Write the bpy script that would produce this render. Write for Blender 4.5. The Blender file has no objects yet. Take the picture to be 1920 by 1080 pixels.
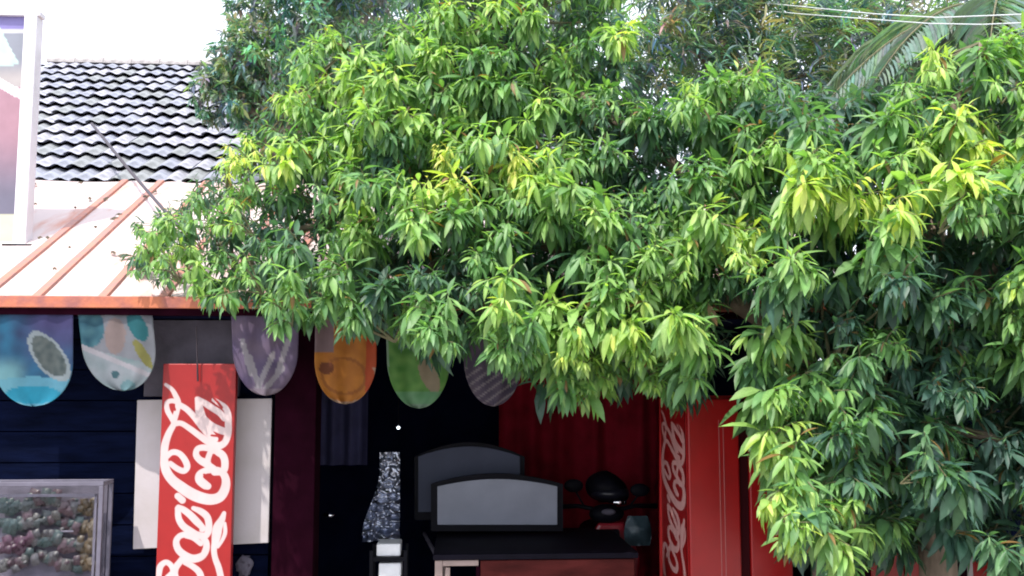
import bpy, math, random
import numpy as np
from mathutils import Vector, Matrix, noise
R = math.radians
random.seed(7); rng = np.random.default_rng(7)
S = bpy.context.scene
COL = S.collection

# ------------------------------------------------------------------ camera
F = 1900.0; PITCH = R(6.0); EYE = Vector((0, 0, 1.55))
cam = bpy.data.cameras.new('camera'); co = bpy.data.objects.new('camera', cam); COL.objects.link(co)
cam.sensor_width = 36; cam.lens = 36 * F / 1920; cam.clip_end = 2000; cam.clip_start = .05
co.location = EYE; co.rotation_euler = (math.pi / 2 + PITCH, 0, 0)
S.camera = co
S.render.resolution_x = 1024; S.render.resolution_y = 576
# ------------------------------------------------------------------ sky and sun
SUN_EL, SUN_AZ = R(57), R(208)          # azimuth clockwise from +Y: the sun stands behind the camera, to its left
w = bpy.data.worlds.new('World'); S.world = w; w.use_nodes = True
nt = w.node_tree; nt.nodes.clear()
sky = nt.nodes.new('ShaderNodeTexSky'); sky.sky_type = 'NISHITA'; sky.sun_disc = False
sky.sun_elevation = SUN_EL; sky.sun_rotation = SUN_AZ; sky.dust_density = 4; sky.air_density = 1.2
mx = nt.nodes.new('ShaderNodeMix'); mx.data_type = 'RGBA'; mx.inputs[0].default_value = .68
mx.inputs[7].default_value = (12.4, 13.0, 14.6, 1)      # thin bright cloud all over
bg = nt.nodes.new('ShaderNodeBackground'); bg.inputs[1].default_value = .15
out = nt.nodes.new('ShaderNodeOutputWorld')
nt.links.new(sky.outputs[0], mx.inputs[6]); nt.links.new(mx.outputs[2], bg.inputs[0]); nt.links.new(bg.outputs[0], out.inputs[0])
sl = bpy.data.lights.new('sun', 'SUN'); sl.energy = 3.7; sl.angle = R(.6); sl.color = (1, .95, .86)
so = bpy.data.objects.new('sun', sl); COL.objects.link(so)
sd = Vector((math.sin(SUN_AZ) * math.cos(SUN_EL), math.cos(SUN_AZ) * math.cos(SUN_EL), math.sin(SUN_EL)))
so.rotation_euler = sd.to_track_quat('Z', 'Y').to_euler(); so.location = (-3, -4, 8)
S.view_settings.view_transform = 'Standard'; S.view_settings.look = 'None'
S.view_settings.exposure = .47; S.view_settings.gamma = 1; S.view_settings.use_curve_mapping = False
S.render.engine = 'CYCLES'
S.cycles.max_bounces = 8; S.cycles.filter_width = 1.9

# ------------------------------------------------------------------ coordinates
def P(px, py, Y):
    """point where the sight line through a photo pixel meets the plane y=Y"""
    u = (px - 960) / F; v = (540 - py) / F
    d = Vector((u, math.cos(PITCH) - v * math.sin(PITCH), math.sin(PITCH) + v * math.cos(PITCH)))
    return EYE + d * (Y / d.y)
def PROJ(p):
    q = p - EYE
    f = q.y * math.cos(PITCH) + q.z * math.sin(PITCH); up = -q.y * math.sin(PITCH) + q.z * math.cos(PITCH)
    return 960 + F * q.x / f, 540 - F * up / f
PIV = Vector((-1.5, 5.0, 0)); ROT = Matrix.Rotation(R(4), 4, 'Z')
TOW = Matrix.Translation(PIV) @ ROT @ Matrix.Translation(-PIV); TOL = TOW.inverted()
def PF(px, py, D):
    """the same, in the frame of the kiosk, whose front stands four degrees off square"""
    a = TOL @ EYE; b = TOL @ P(px, py, 5.0); d = b - a
    return a + d * ((D - a.y) / d.y)

# ------------------------------------------------------------------ materials
def mat(name, col, rough=.6, metal=0, var=.12, scale=12, bump=0, bscale=60, spec=.5, trans=0, alpha=1, col2=None, thr=(.5, .7), stretch=(1, 1, 1)):
    m = bpy.data.materials.new(name); m.use_nodes = True
    n = m.node_tree; b = n.nodes['Principled BSDF']
    tc = n.nodes.new('ShaderNodeTexCoord'); mp = n.nodes.new('ShaderNodeMapping'); mp.inputs['Scale'].default_value = stretch
    n.links.new(tc.outputs['Object'], mp.inputs[0])
    nz = n.nodes.new('ShaderNodeTexNoise'); nz.inputs['Scale'].default_value = scale; nz.inputs['Detail'].default_value = 6
    n.links.new(mp.outputs[0], nz.inputs[0])
    rp = n.nodes.new('ShaderNodeValToRGB'); e = rp.color_ramp.elements
    if col2:
        e[0].position, e[1].position = thr; e[0].color = (*col, 1); e[1].color = (*col2, 1)
    else:
        e[0].position, e[1].position = .3, .7
        e[0].color = tuple(c * (1 - var) for c in col) + (1,); e[1].color = tuple(min(1, c * (1 + var)) for c in col) + (1,)
    n.links.new(nz.outputs[0], rp.inputs[0]); n.links.new(rp.outputs[0], b.inputs['Base Color'])
    b.inputs['Roughness'].default_value = rough; b.inputs['Metallic'].default_value = metal
    b.inputs['Specular IOR Level'].default_value = spec
    b.inputs['Transmission Weight'].default_value = trans; b.inputs['Alpha'].default_value = alpha
    if bump:
        n2 = n.nodes.new('ShaderNodeTexNoise'); n2.inputs['Scale'].default_value = bscale; n2.inputs['Detail'].default_value = 4
        n.links.new(mp.outputs[0], n2.inputs[0])
        bp = n.nodes.new('ShaderNodeBump'); bp.inputs['Strength'].default_value = bump; bp.inputs['Distance'].default_value = .01
        n.links.new(n2.outputs[0], bp.inputs['Height']); n.links.new(bp.outputs[0], b.inputs['Normal'])
    return m
def colmat(name, rough=.5, translucent=0, spec=.5, noise_amt=.12, nscale=30, coat=0):
    """colour from the mesh's own printed, pigment and painted shade colours"""
    m = bpy.data.materials.new(name); m.use_nodes = True
    n = m.node_tree; b = n.nodes['Principled BSDF']
    at = n.nodes.new('ShaderNodeAttribute'); at.attribute_name = 'Col'
    tc = n.nodes.new('ShaderNodeTexCoord'); nz = n.nodes.new('ShaderNodeTexNoise'); nz.inputs['Scale'].default_value = nscale
    n.links.new(tc.outputs['Object'], nz.inputs[0])
    mr = n.nodes.new('ShaderNodeMapRange'); mr.inputs[3].default_value = 1 - noise_amt; mr.inputs[4].default_value = 1 + noise_amt
    mr.inputs[1].default_value = .3; mr.inputs[2].default_value = .7
    n.links.new(nz.outputs[0], mr.inputs[0])
    mu = n.nodes.new('ShaderNodeVectorMath'); mu.operation = 'SCALE'
    n.links.new(at.outputs['Color'], mu.inputs[0]); n.links.new(mr.outputs[0], mu.inputs['Scale'])
    n.links.new(mu.outputs[0], b.inputs['Base Color'])
    b.inputs['Roughness'].default_value = rough; b.inputs['Specular IOR Level'].default_value = spec; b.inputs['Coat Weight'].default_value = coat
    if translucent:
        tr = n.nodes.new('ShaderNodeBsdfTranslucent'); ms = n.nodes.new('ShaderNodeMixShader'); ms.inputs[0].default_value = translucent
        tm = n.nodes.new('ShaderNodeMix'); tm.data_type = 'RGBA'; tm.blend_type = 'MULTIPLY'; tm.inputs[0].default_value = 1
        tm.inputs[7].default_value = (1.25, 1.35, .55, 1)
        n.links.new(mu.outputs[0], tm.inputs[6]); n.links.new(tm.outputs[2], tr.inputs[0])
        o = n.nodes['Material Output']
        n.links.new(b.outputs[0], ms.inputs[1]); n.links.new(tr.outputs[0], ms.inputs[2]); n.links.new(ms.outputs[0], o.inputs[0])
    return m
M = dict(
    leaf=colmat('leaf', .48, .45, .7, .15, 25),
    print=colmat('printed_sheet', .4, 0, .4, .06, 14),
    flag=colmat('printed_cloth', .6, .3, .3, .08, 20),
    bark=mat('bark', (.16, .12, .09), .9, var=.35, scale=18, bump=.8, bscale=40, stretch=(1, 1, .3)),
    twig=mat('twig', (.14, .13, .07), .8, var=.3, scale=30),
    sheet=mat('pale_metal_sheet', (.55, .46, .45), .6, 0, scale=5, bump=.2, bscale=30, col2=(.50, .24, .18), thr=(.5, .74), spec=.2, stretch=(2.2, .5, .5)),
    rib=mat('orange_rib', (.42, .17, .12), .6, var=.3, scale=20, bump=.2, col2=(.30, .15, .13), thr=(.45, .6)),
    fascia=mat('orange_fascia', (.50, .15, .07), .6, var=.3, scale=8, bump=.2, col2=(.27, .09, .08), thr=(.4, .65)),
    tile=mat('grey_tile', (.21, .22, .27), .75, var=.45, scale=9, bump=.5, bscale=50),
    tile_b=mat('weathered_tile', (.29, .29, .34), .8, var=.4, scale=11, bump=.5, bscale=50),
    ridge=mat('ridge_mortar', (.30, .28, .28), .85, var=.3, scale=14, bump=.5),
    plaster=mat('plaster', (.45, .42, .4), .85, var=.15, scale=4, bump=.3),
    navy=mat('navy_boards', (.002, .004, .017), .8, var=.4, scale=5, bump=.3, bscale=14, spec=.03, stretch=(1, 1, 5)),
    dark=mat('dark_interior', (.005, .008, .030), .9, var=.3, scale=4, spec=.05),  # navy shade of the interior put into the base colour
    lintel=mat('greyish_lintel', (.09, .08, .11), .75, var=.35, scale=9, bump=.3),
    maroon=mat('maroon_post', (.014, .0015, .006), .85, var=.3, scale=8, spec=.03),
    red=mat('red_paint', (.29, .002, .003), .36, var=.12, scale=7, bump=.08, bscale=20),
    redwall=mat('red_cloth', (.26, .006, .020), .85, var=.3, scale=6, bump=.2, bscale=50, spec=.2),
    white=mat('white_board', (.47, .43, .45), .6, var=.1, scale=6, bump=.1, col2=(.42, .38, .38), thr=(.45, .75)),
    whitepost=mat('white_painted_post', (.66, .64, .68), .5, var=.1, scale=7, bump=.1),
    styro=mat('white_foam', (.85, .86, .9), .6, var=.06, scale=20, bump=.2),
    alu=mat('aluminium', (.13, .12, .16), .5, .3, var=.15, scale=20),
    black=mat('black_plastic', (.004, .004, .008), .6, var=.3, scale=10, spec=.12),
    rubber=mat('rubber', (.02, .02, .02), .8, var=.2),
    steel=mat('chrome', (.8, .8, .85), .12, 1, var=.05),
    foil=mat('crumpled_foil', (.42, .45, .54), .36, 1, var=.2, scale=20, bump=.03, bscale=30),
    greypan=mat('grey_panel', (.22, .24, .31), .4, var=.2, scale=3, spec=.5),
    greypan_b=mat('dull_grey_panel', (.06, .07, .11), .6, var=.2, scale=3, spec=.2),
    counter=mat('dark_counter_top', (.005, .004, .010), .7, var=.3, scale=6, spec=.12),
    wood=mat('red_brown_board', (.08, .014, .013), .65, var=.45, scale=4, spec=.1, bump=.2, stretch=(1, 1, 4)),
    cream=mat('cream_frame', (.35, .26, .24), .6, var=.15, scale=12),
    cable_d=mat('black_cable', (.03, .02, .03), .6), cable_l=mat('pale_cable', (.62, .66, .66), .5),
    ground=mat('paved_ground', (.30, .28, .26), .9, var=.25, scale=2, bump=.4, bscale=30),
    floor=mat('kiosk_floor', (.10, .09, .10), .6, var=.2, scale=4),
    dry=mat('dry_leaf', (.10, .075, .05), .8, var=.5, scale=50),
    teal=mat('teal_bag', (.035, .06, .075), .45, var=.25, scale=20, bump=.3),
    tealcloth=mat('dim_blue_cloth', (.05, .05, .13), .8, var=.3, scale=6),
    scoot=mat('red_cowl', (.25, .01, .02), .3, var=.1),
    glass=None)
g = bpy.data.materials.new('display_glass'); g.use_nodes = True
b_ = g.node_tree.nodes['Principled BSDF']; b_.inputs['Base Color'].default_value = (.9, .95, 1, 1); b_.inputs['Roughness'].default_value = .04
b_.inputs['Transmission Weight'].default_value = 1; b_.inputs['IOR'].default_value = 1.2; b_.inputs['Alpha'].default_value = .12
M['glass'] = g
bm_ = bpy.data.materials.new('lit_bulb'); bm_.use_nodes = True
b_ = bm_.node_tree.nodes['Principled BSDF']; b_.inputs['Emission Color'].default_value = (.8, .9, 1, 1); b_.inputs['Emission Strength'].default_value = 3
M['bulb'] = bm_

# ------------------------------------------------------------------ builders
class MB:
    def __init__(s): s.v = []; s.f = []; s.c = []
    def poly(s, pts, faces, col=None):
        k = len(s.v); s.v += [Vector(p) for p in pts]; s.f += [[i + k for i in f] for f in faces]
        s.c += [col or (1, 1, 1)] * len(pts); return s
    def box(s, a, b, col=None):
        x0, y0, z0 = a; x1, y1, z1 = b
        return s.poly([(x0, y0, z0), (x1, y0, z0), (x1, y1, z0), (x0, y1, z0), (x0, y0, z1), (x1, y0, z1), (x1, y1, z1), (x0, y1, z1)],
                      [[0, 3, 2, 1], [4, 5, 6, 7], [0, 1, 5, 4], [1, 2, 6, 5], [2, 3, 7, 6], [3, 0, 4, 7]], col)
    def prism(s, pts, off, col=None):
        """closed outline pts (3d) pushed along off"""
        n = len(pts); off = Vector(off); a = [Vector(p) for p in pts]
        return s.poly(a + [p + off for p in a], [list(range(n))[::-1], list(range(n, 2 * n))] + [[i, (i + 1) % n, n + (i + 1) % n, n + i] for i in range(n)], col)
    def tube(s, pts, r, seg=8, col=None):
        pts = [Vector(p) for p in pts]; rs = r if isinstance(r, (list, tuple)) else [r] * len(pts)
        ring = []; k = len(s.v)
        for i, p in enumerate(pts):
            d = (pts[min(i + 1, len(pts) - 1)] - pts[max(i - 1, 0)]).normalized()
            a = d.orthogonal().normalized() if i == 0 else (a - d * a.dot(d)).normalized()
            b = d.cross(a)
            for j in range(seg):
                t = 2 * math.pi * j / seg; s.v.append(p + (a * math.cos(t) + b * math.sin(t)) * rs[i]); s.c.append(col or (1, 1, 1))
        for i in range(len(pts) - 1):
            for j in range(seg):
                s.f.append([k + i * seg + j, k + i * seg + (j + 1) % seg, k + (i + 1) * seg + (j + 1) % seg, k + (i + 1) * seg + j])
        s.f.append([k + j for j in range(seg)][::-1]); s.f.append([k + (len(pts) - 1) * seg + j for j in range(seg)])
        return s
    def ball(s, c, r, seg=12, rings=8):
        c = Vector(c); r = Vector(r if isinstance(r, (tuple, list)) else (r, r, r)); k = len(s.v)
        for i in range(rings + 1):
            th = math.pi * i / rings
            for j in range(seg):
                ph = 2 * math.pi * j / seg
                s.v.append(c + Vector((r.x * math.sin(th) * math.cos(ph), r.y * math.sin(th) * math.sin(ph), r.z * math.cos(th)))); s.c.append((1, 1, 1))
        for i in range(rings):
            for j in range(seg):
                s.f.append([k + i * seg + j, k + (i + 1) * seg + j, k + (i + 1) * seg + (j + 1) % seg, k + i * seg + (j + 1) % seg])
        return s
    def build(s, name, m, parent=None, loc=True, smooth=False, bevel=0, local=True, col=False):
        v = [TOW @ p for p in s.v] if loc else s.v
        xs = [p.x for p in v]; ys = [p.y for p in v]; zs = [p.z for p in v]
        base = Vector(((min(xs) + max(xs)) / 2, (min(ys) + max(ys)) / 2, min(zs)))
        me = bpy.data.meshes.new(name); me.from_pydata([p - base for p in v], [], s.f); me.materials.append(m)
        if smooth: me.shade_smooth()
        if col:
            at = me.color_attributes.new('Col', 'FLOAT_COLOR', 'POINT')
            at.data.foreach_set('color', [q for c in s.c for q in (c[0], c[1], c[2], 1)])
        o = bpy.data.objects.new(name, me); COL.objects.link(o)
        if parent: o.parent = parent; o.location = base - WL(parent)
        else: o.location = base
        if bevel:
            bv = o.modifiers.new('bevel', 'BEVEL'); bv.width = bevel; bv.segments = 2; bv.limit_method = 'ANGLE'
        return o
def WL(o):
    p = Vector(o.location)
    while o.parent: o = o.parent; p += Vector(o.location)
    return p
def tag(o, label=None, cat=None, group=None, kind=None):
    for k, val in (('label', label), ('category', cat), ('group', group), ('kind', kind)):
        if val: o[k] = val
    return o
def thing(name, loc, label, cat, group=None, local=True):
    o = bpy.data.objects.new(name, None); COL.objects.link(o); o.empty_display_size = .1
    o.location = (TOW @ Vector(loc)) if local else loc
    return tag(o, label, cat, group)
def grid_print(name, x0, x1, y0, y1, D, paint, parent=None, n=(40, 50), inside=None, wob=None, thick=.003, m=None, backcol=(.3, .3, .3)):
    """a printed sheet laid in the kiosk's front plane; its colours are print, with painted shade on one pennant"""
    a, b = n; mb = MB(); idx = {}
    for j in range(b + 1):
        for i in range(a + 1):
            px = x0 + (x1 - x0) * i / a; py = y0 + (y1 - y0) * j / b
            if inside:
                l, r = inside(py); px = l + (r - l) * i / a
            p = PF(px, py, D + (wob(i / a, j / b) if wob else 0))
            mb.v.append(p); mb.c.append(paint(px, py))
    N = (a + 1) * (b + 1)
    for j in range(b):
        for i in range(a):
            k = j * (a + 1) + i; mb.f.append([k, k + a + 1, k + a + 2, k + 1])
    front = list(mb.v)
    mb.v += [p + Vector((0, thick, 0)) for p in front]; mb.c += [backcol] * N
    for j in range(b):
        for i in range(a):
            k = N + j * (a + 1) + i; mb.f.append([k, k + 1, k + a + 2, k + a + 1])
    ring = [i for i in range(a)] + [j * (a + 1) + a for j in range(b)] + [b * (a + 1) + i for i in range(a, 0, -1)] + [j * (a + 1) for j in range(b, 0, -1)]
    for q in range(len(ring)):
        p1, p2 = ring[q], ring[(q + 1) % len(ring)]; mb.f.append([p1, p2, p2 + N, p1 + N])
    return mb.build(name, m or M['print'], parent, smooth=False, col=True)
def mix(a, b, t): return tuple(a[i] * (1 - t) + b[i] * t for i in range(3))
def sm(e0, e1, x):
    t = max(0, min(1, (x - e0) / (e1 - e0))); return t * t * (3 - 2 * t)

# ------------------------------------------------------------------ ground and kiosk shell
EAVE = PF(0, 556, 5.0).z; SLOPE = math.tan(R(26))
def roofz(D): return EAVE + (D - 5.0) * SLOPE
gr = MB().poly([(-300, -300, 0), (300, -300, 0), (300, 300, 0), (-300, 300, 0)], [[0, 1, 2, 3]]).build('ground', M['ground'], loc=False); tag(gr, kind='structure')
XL = -3.4; XR = 1.75
fl = MB().box((XL, 5.05, 0), (XR, 7.7, .1)).build('kiosk_floor', M['floor']); tag(fl, kind='structure')
kiosk = thing('kiosk', ((XL + XR) / 2, 6.3, 0), 'dark open fronted kiosk with navy walls and maroon post under the pale metal awning', 'kiosk')
xw = PF(505, 900, 5.3).x
wl = MB()
for k in range(12): wl.box((XL, 5.32 - (.004 if k % 2 else 0), .1 + k * .158), (xw, 5.36, .1 + k * .158 + .152))
wl.build('front_wall', M['navy'], kiosk)
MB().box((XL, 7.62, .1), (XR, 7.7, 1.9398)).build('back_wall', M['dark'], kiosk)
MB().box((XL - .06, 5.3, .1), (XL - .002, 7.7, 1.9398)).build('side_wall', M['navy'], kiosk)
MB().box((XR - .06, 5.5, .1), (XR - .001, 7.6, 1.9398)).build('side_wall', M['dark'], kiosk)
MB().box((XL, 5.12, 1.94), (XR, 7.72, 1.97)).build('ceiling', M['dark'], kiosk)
a = PF(512, 900, 5.2); b = PF(590, 900, 5.2)
MB().box((a.x, 5.2, .1), (b.x, 5.44, 1.935)).build('post', M['maroon'], kiosk, bevel=.006)
a = PF(285, 590, 5.36); b = PF(455, 690, 5.36)
MB().box((a.x, 5.26, b.z - .15), (b.x, 5.315, 1.935)).build('lintel_board', M['lintel'], kiosk, bevel=.004)

# ------------------------------------------------------------------ awning
XA = -3.6; XB = 2.0
_a = TOL @ EYE; _d = PF(200, 340, 6.0) - _a; YT = _a.y + (EAVE - _a.z + (_a.y - 5.0) * SLOPE) / (_d.z - _d.y * SLOPE) * _d.y
ea = [PF(q, 560, 5.0).x for q in (-26, 72, 195)]
ribs_x = ea + [ea[2] + .29 * k for k in range(1, 14)]
ribs_x = [x for x in ribs_x if x < XB]
aw = thing('metal_awning', (-1, 5.0, EAVE), 'pale sloping metal awning with rusty orange ribs and orange front edge', 'awning')
for x0, x1 in zip([XA] + ribs_x, ribs_x + [XB]):
    if x1 - x0 < .03: continue
    m_ = MB(); n = 10; zz = []
    for i in range(n + 1):
        for j in range(13):
            D = 4.97 + (YT - 4.97) * j / 12; x = x0 + .012 + (x1 - x0 - .024) * i / n
            z = roofz(D) + .006 * math.sin(i / n * math.pi * 2) + .004 * noise.noise(Vector((x * 3, D * 3, 0)))
            m_.v.append(Vector((x, D, z))); m_.c.append((1, 1, 1))
    for i in range(n):
        for j in range(12):
            k = i * 13 + j; m_.f.append([k, k + 13, k + 14, k + 1])
    o = m_.build('metal_sheet', M['sheet'], aw, smooth=True)
    sdm = o.modifiers.new('t', 'SOLIDIFY'); sdm.thickness = .004; sdm.offset = -1
for x in ribs_x:
    up = Vector((0, -math.sin(R(26)), math.cos(R(26))))
    p0 = Vector((x - .026, 4.96, roofz(4.96))); p1 = Vector((x + .026, 4.96, roofz(4.96))); L = Vector((0, YT - 4.96, (YT - 4.96) * SLOPE))
    MB().prism([p0 - up * .004, p1 - up * .004, p1 + up * .016 - Vector((.006, 0, 0)), p0 + up * .016 + Vector((.006, 0, 0))], L).build('rib', M['rib'], aw)
MB().box((XA, 4.935, EAVE - .058), (XB, 4.955, EAVE + .0)).build('fascia', M['fascia'], aw, bevel=.004)
MB().box((XA, 4.96, EAVE - .09), (XB, 5.02, EAVE - .03)).build('eave_beam', M['maroon'], aw)
# debris on the awning
dl = MB(); 
def dryleaf(px, py, s):
    a = TOL @ EYE; bb = TOL @ P(px, py, 5.0); d = bb - a
    t = (EAVE + (a.y - 5) * SLOPE - a.z) / (d.z - d.y * SLOPE); c = a + d * t + Vector((0, 0, .012))
    ang = random.uniform(0, 6.28); u = Vector((math.cos(ang), math.sin(ang) , math.sin(ang) * SLOPE)); vv = Vector((-math.sin(ang), math.cos(ang), math.cos(ang) * SLOPE))
    n_ = Vector((0, 0, 1)); q = []
    for k, (l, w_) in enumerate(((-1, 0), (-.5, .35), (.3, .4), (1, 0), (.3, -.4), (-.5, -.35))): q.append(c + u * l * s + vv * w_ * s + n_ * (.01 * (k % 2)))
    q.append(c + n_ * .018)
    return tag(MB().poly(q, [[i, (i + 1) % 6, 6] for i in range(6)]).build('fallen_leaf', M['dry']), 'small dry leaf lying on the pale sloping metal awning', 'dry leaf', 'dry leaves fallen on the awning')
for px, py, s in ((168, 377, .04), (198, 378, .03), (214, 415, .05), (222, 408, .03), (232, 486, .05), (212, 480, .035), (272, 374, .03), (75, 452, .02), (88, 452, .02), (66, 388, .02),
                  (140, 395, .015), (178, 432, .018), (102, 511, .02), (65, 350, .035), (150, 348, .03), (290, 365, .035), (255, 430, .04), (130, 470, .015)): dryleaf(px, py, s * .8)

# ------------------------------------------------------------------ tiled house behind
GAU = .362; TW = .15; SL = R(30); D0 = 8.4
ze = PF(70, 342, D0).z
xl = PF(-60, 345, D0).x - .97; NC = 23; NR = 13
house = thing('tiled_house', (xl + 1.8, D0 + 2, 0), 'house behind the awning with a worn grey tiled roof', 'house')
roofe = bpy.data.objects.new('roof', None); COL.objects.link(roofe); roofe.parent = house; roofe.location = TOW @ Vector((xl, D0, ze)) - WL(house)
def tile_mesh(m, seed):
    mb = MB(); NX = 6
    rr = random.Random(seed)
    for e in (0, 1):
        for j in range(2):
            for i in range(NX + 1):
                t = i / NX; x = TW * 1.04 * t
                h = .012 * math.sin(t * 2 * math.pi - .6) + .004 * math.sin(t * math.pi)
                y = -.03 + j * (GAU + .05) + (.06 if e and not j else 0); up = (.042 if j == 0 else -.004) + h * 1.15 - e * (.025 if j == 0 else .02)
                mb.v.append(Vector((x, y * math.cos(SL) - up * math.sin(SL), y * math.sin(SL) + up * math.cos(SL))))
                mb.c.append((1, 1, 1))
    W = NX + 1
    for i in range(NX):
        mb.f.append([i, i + 1, W + i + 1, W + i]); mb.f.append([2 * W + i, 3 * W + i, 3 * W + i + 1, 2 * W + i + 1]); mb.f.append([i, 2 * W + i, 2 * W + i + 1, i + 1])
    mb.f.append([0, W, 3 * W, 2 * W]); mb.f.append([W - 1, 3 * W - 1, 4 * W - 1, 2 * W - 1])
    me = bpy.data.meshes.new('tile'); me.from_pydata([ROT @ p for p in mb.v], [], mb.f); me.materials.append(m); me.shade_smooth()
    try: me.set_sharp_from_angle(angle=R(40))
    except Exception: pass
    return me
tms = [tile_mesh(M['tile'], 1), tile_mesh(M['tile_b'], 2), tile_mesh(mat('mossy_tile', (.20, .21, .22), .9, var=.4, scale=9, bump=.5, bscale=50), 3)]
rw = WL(roofe)
for r in range(NR):
    for c in range(NC):
        y = D0 + r * GAU * math.cos(SL); z = ze + r * GAU * math.sin(SL)
        o = bpy.data.objects.new('tile', random.choice([tms[0]] * 4 + [tms[1]] * 4 + [tms[2]] * 2)); COL.objects.link(o); o.parent = roofe
        o.location = TOW @ Vector((xl + c * TW + random.uniform(-.006, .006), y + random.uniform(-.012, .012), z + random.uniform(-.004, .006))) - rw
        o.rotation_euler = (random.uniform(-.012, .012), random.uniform(-.015, .015), random.uniform(-.02, .02))
big = MB(); NX2 = 22
for r in range(NR):
    for c in range(NC, NC + NX2):
        off = Vector((xl + c * TW, D0 + r * GAU * math.cos(SL) + random.uniform(-.012, .012), ze + r * GAU * math.sin(SL)))
        me = tms[0]; k = len(big.v); big.v += [ROT.inverted() @ v.co + off for v in me.vertices]; big.f += [[i + k for i in p.vertices] for p in me.polygons]; big.c += [(1, 1, 1)] * len(me.vertices)
o = big.build('tiles', M['tile'], roofe); o['kind'] = 'stuff'
WR = (NC + NX2) * TW
yr = D0 + NR * GAU * math.cos(SL); zr = ze + NR * GAU * math.sin(SL)
for k in range(20):
    xx = xl + k * .34; pts = []
    for i in range(9):
        t = math.pi * i / 8; pts.append((xx, yr + .0 - .12 * math.cos(t), zr - .03 + .10 * math.sin(t)))
    MB().prism(pts, (.335, 0, random.uniform(-.006, .006))).build('ridge_tile', M['ridge'], house)
MB().box((xl, D0 - .03, ze - .06), (xl + WR, D0 + .01, ze - .01)).build('fascia', M['maroon'], house)
MB().prism([(xl, D0 + .1, ze - .02), (xl, yr, zr - .05), (xl, yr + (yr - D0), ze - .02)], (WR, 0, 0)).build('roof_core', M['maroon'], house)
MB().box((xl + .1, D0 + .3, 0), (xl + WR - .1, D0 + 6, ze - .03)).build('wall', M['plaster'], house)

# ------------------------------------------------------------------ signboard standing on the awning, left edge
DS = 5.8
sg = thing('roof_signboard', PF(-60, 455, DS), 'white framed signboard with purple top standing on the awning at the left edge', 'signboard')
tp = PF(60, 28, DS); bt = PF(30, 462, DS); xo = PF(-190, 200, DS).x
def sx(px): return PF(px, 250, DS).x
def sz(py): return PF(30, py, DS).z
wpost = .085
MB().box((sx(38), DS - .03, sz(468)), (sx(38) + .072, DS + .07, sz(30))).build('frame_post', M['whitepost'], sg, bevel=.006)
MB().box((xo, DS - .03, sz(468)), (xo + .1, DS + .07, sz(30))).build('frame_post', M['whitepost'], sg, bevel=.006)
MB().box((sx(33) - .03, DS - .06, sz(474)), (sx(33) + .13, DS + .1, sz(460))).build('foot', M['black'], sg)
MB().box((xo - .02, DS - .06, sz(474)), (xo + .13, DS + .1, sz(460))).build('foot', M['black'], sg)
def signpaint(px, py):
    c = (.36, .32, .34)
    if py < 56: c = (.30, .26, .60)
    elif py < 62: c = (.75, .75, .8)
    elif py < 165: c = mix((.33, .35, .42), (.55, .5, .5), sm(110, 150, py))
    else:
        c = mix((.50, .28, .35), (.20, .19, .27), sm(230, 380, py)); c = mix(c, (.45, .42, .46), sm(10, -60, px) * .5)
    if py > 402: c = (.80, .80, .58)
    l = 124 - .9 * (px + 0) ; 
    if 52 < py < 125 and py > 52 + 1.9 * (px) and py < 130 - .35 * px: c = mix((.55, .85, .78), (.75, .9, .85), .5 + .5 * noise.noise(Vector((px * .06, py * .06, 1))))
    arc = 170 - .0025 * (px - 60) ** 2 + (px - 0) * .35
    if abs(py - arc + 6) < 9: return (.72, .7, .72)
    return tuple(q * .62 for q in c)
grid_print('sign_face', -195, 48, 24, 458, DS + .01, signpaint, sg, n=(80, 120))
MB().box((xo, DS - .02, sz(30)), (sx(33) + .1, DS + .06, sz(22))).build('top_rail', M['whitepost'], sg)

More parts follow.
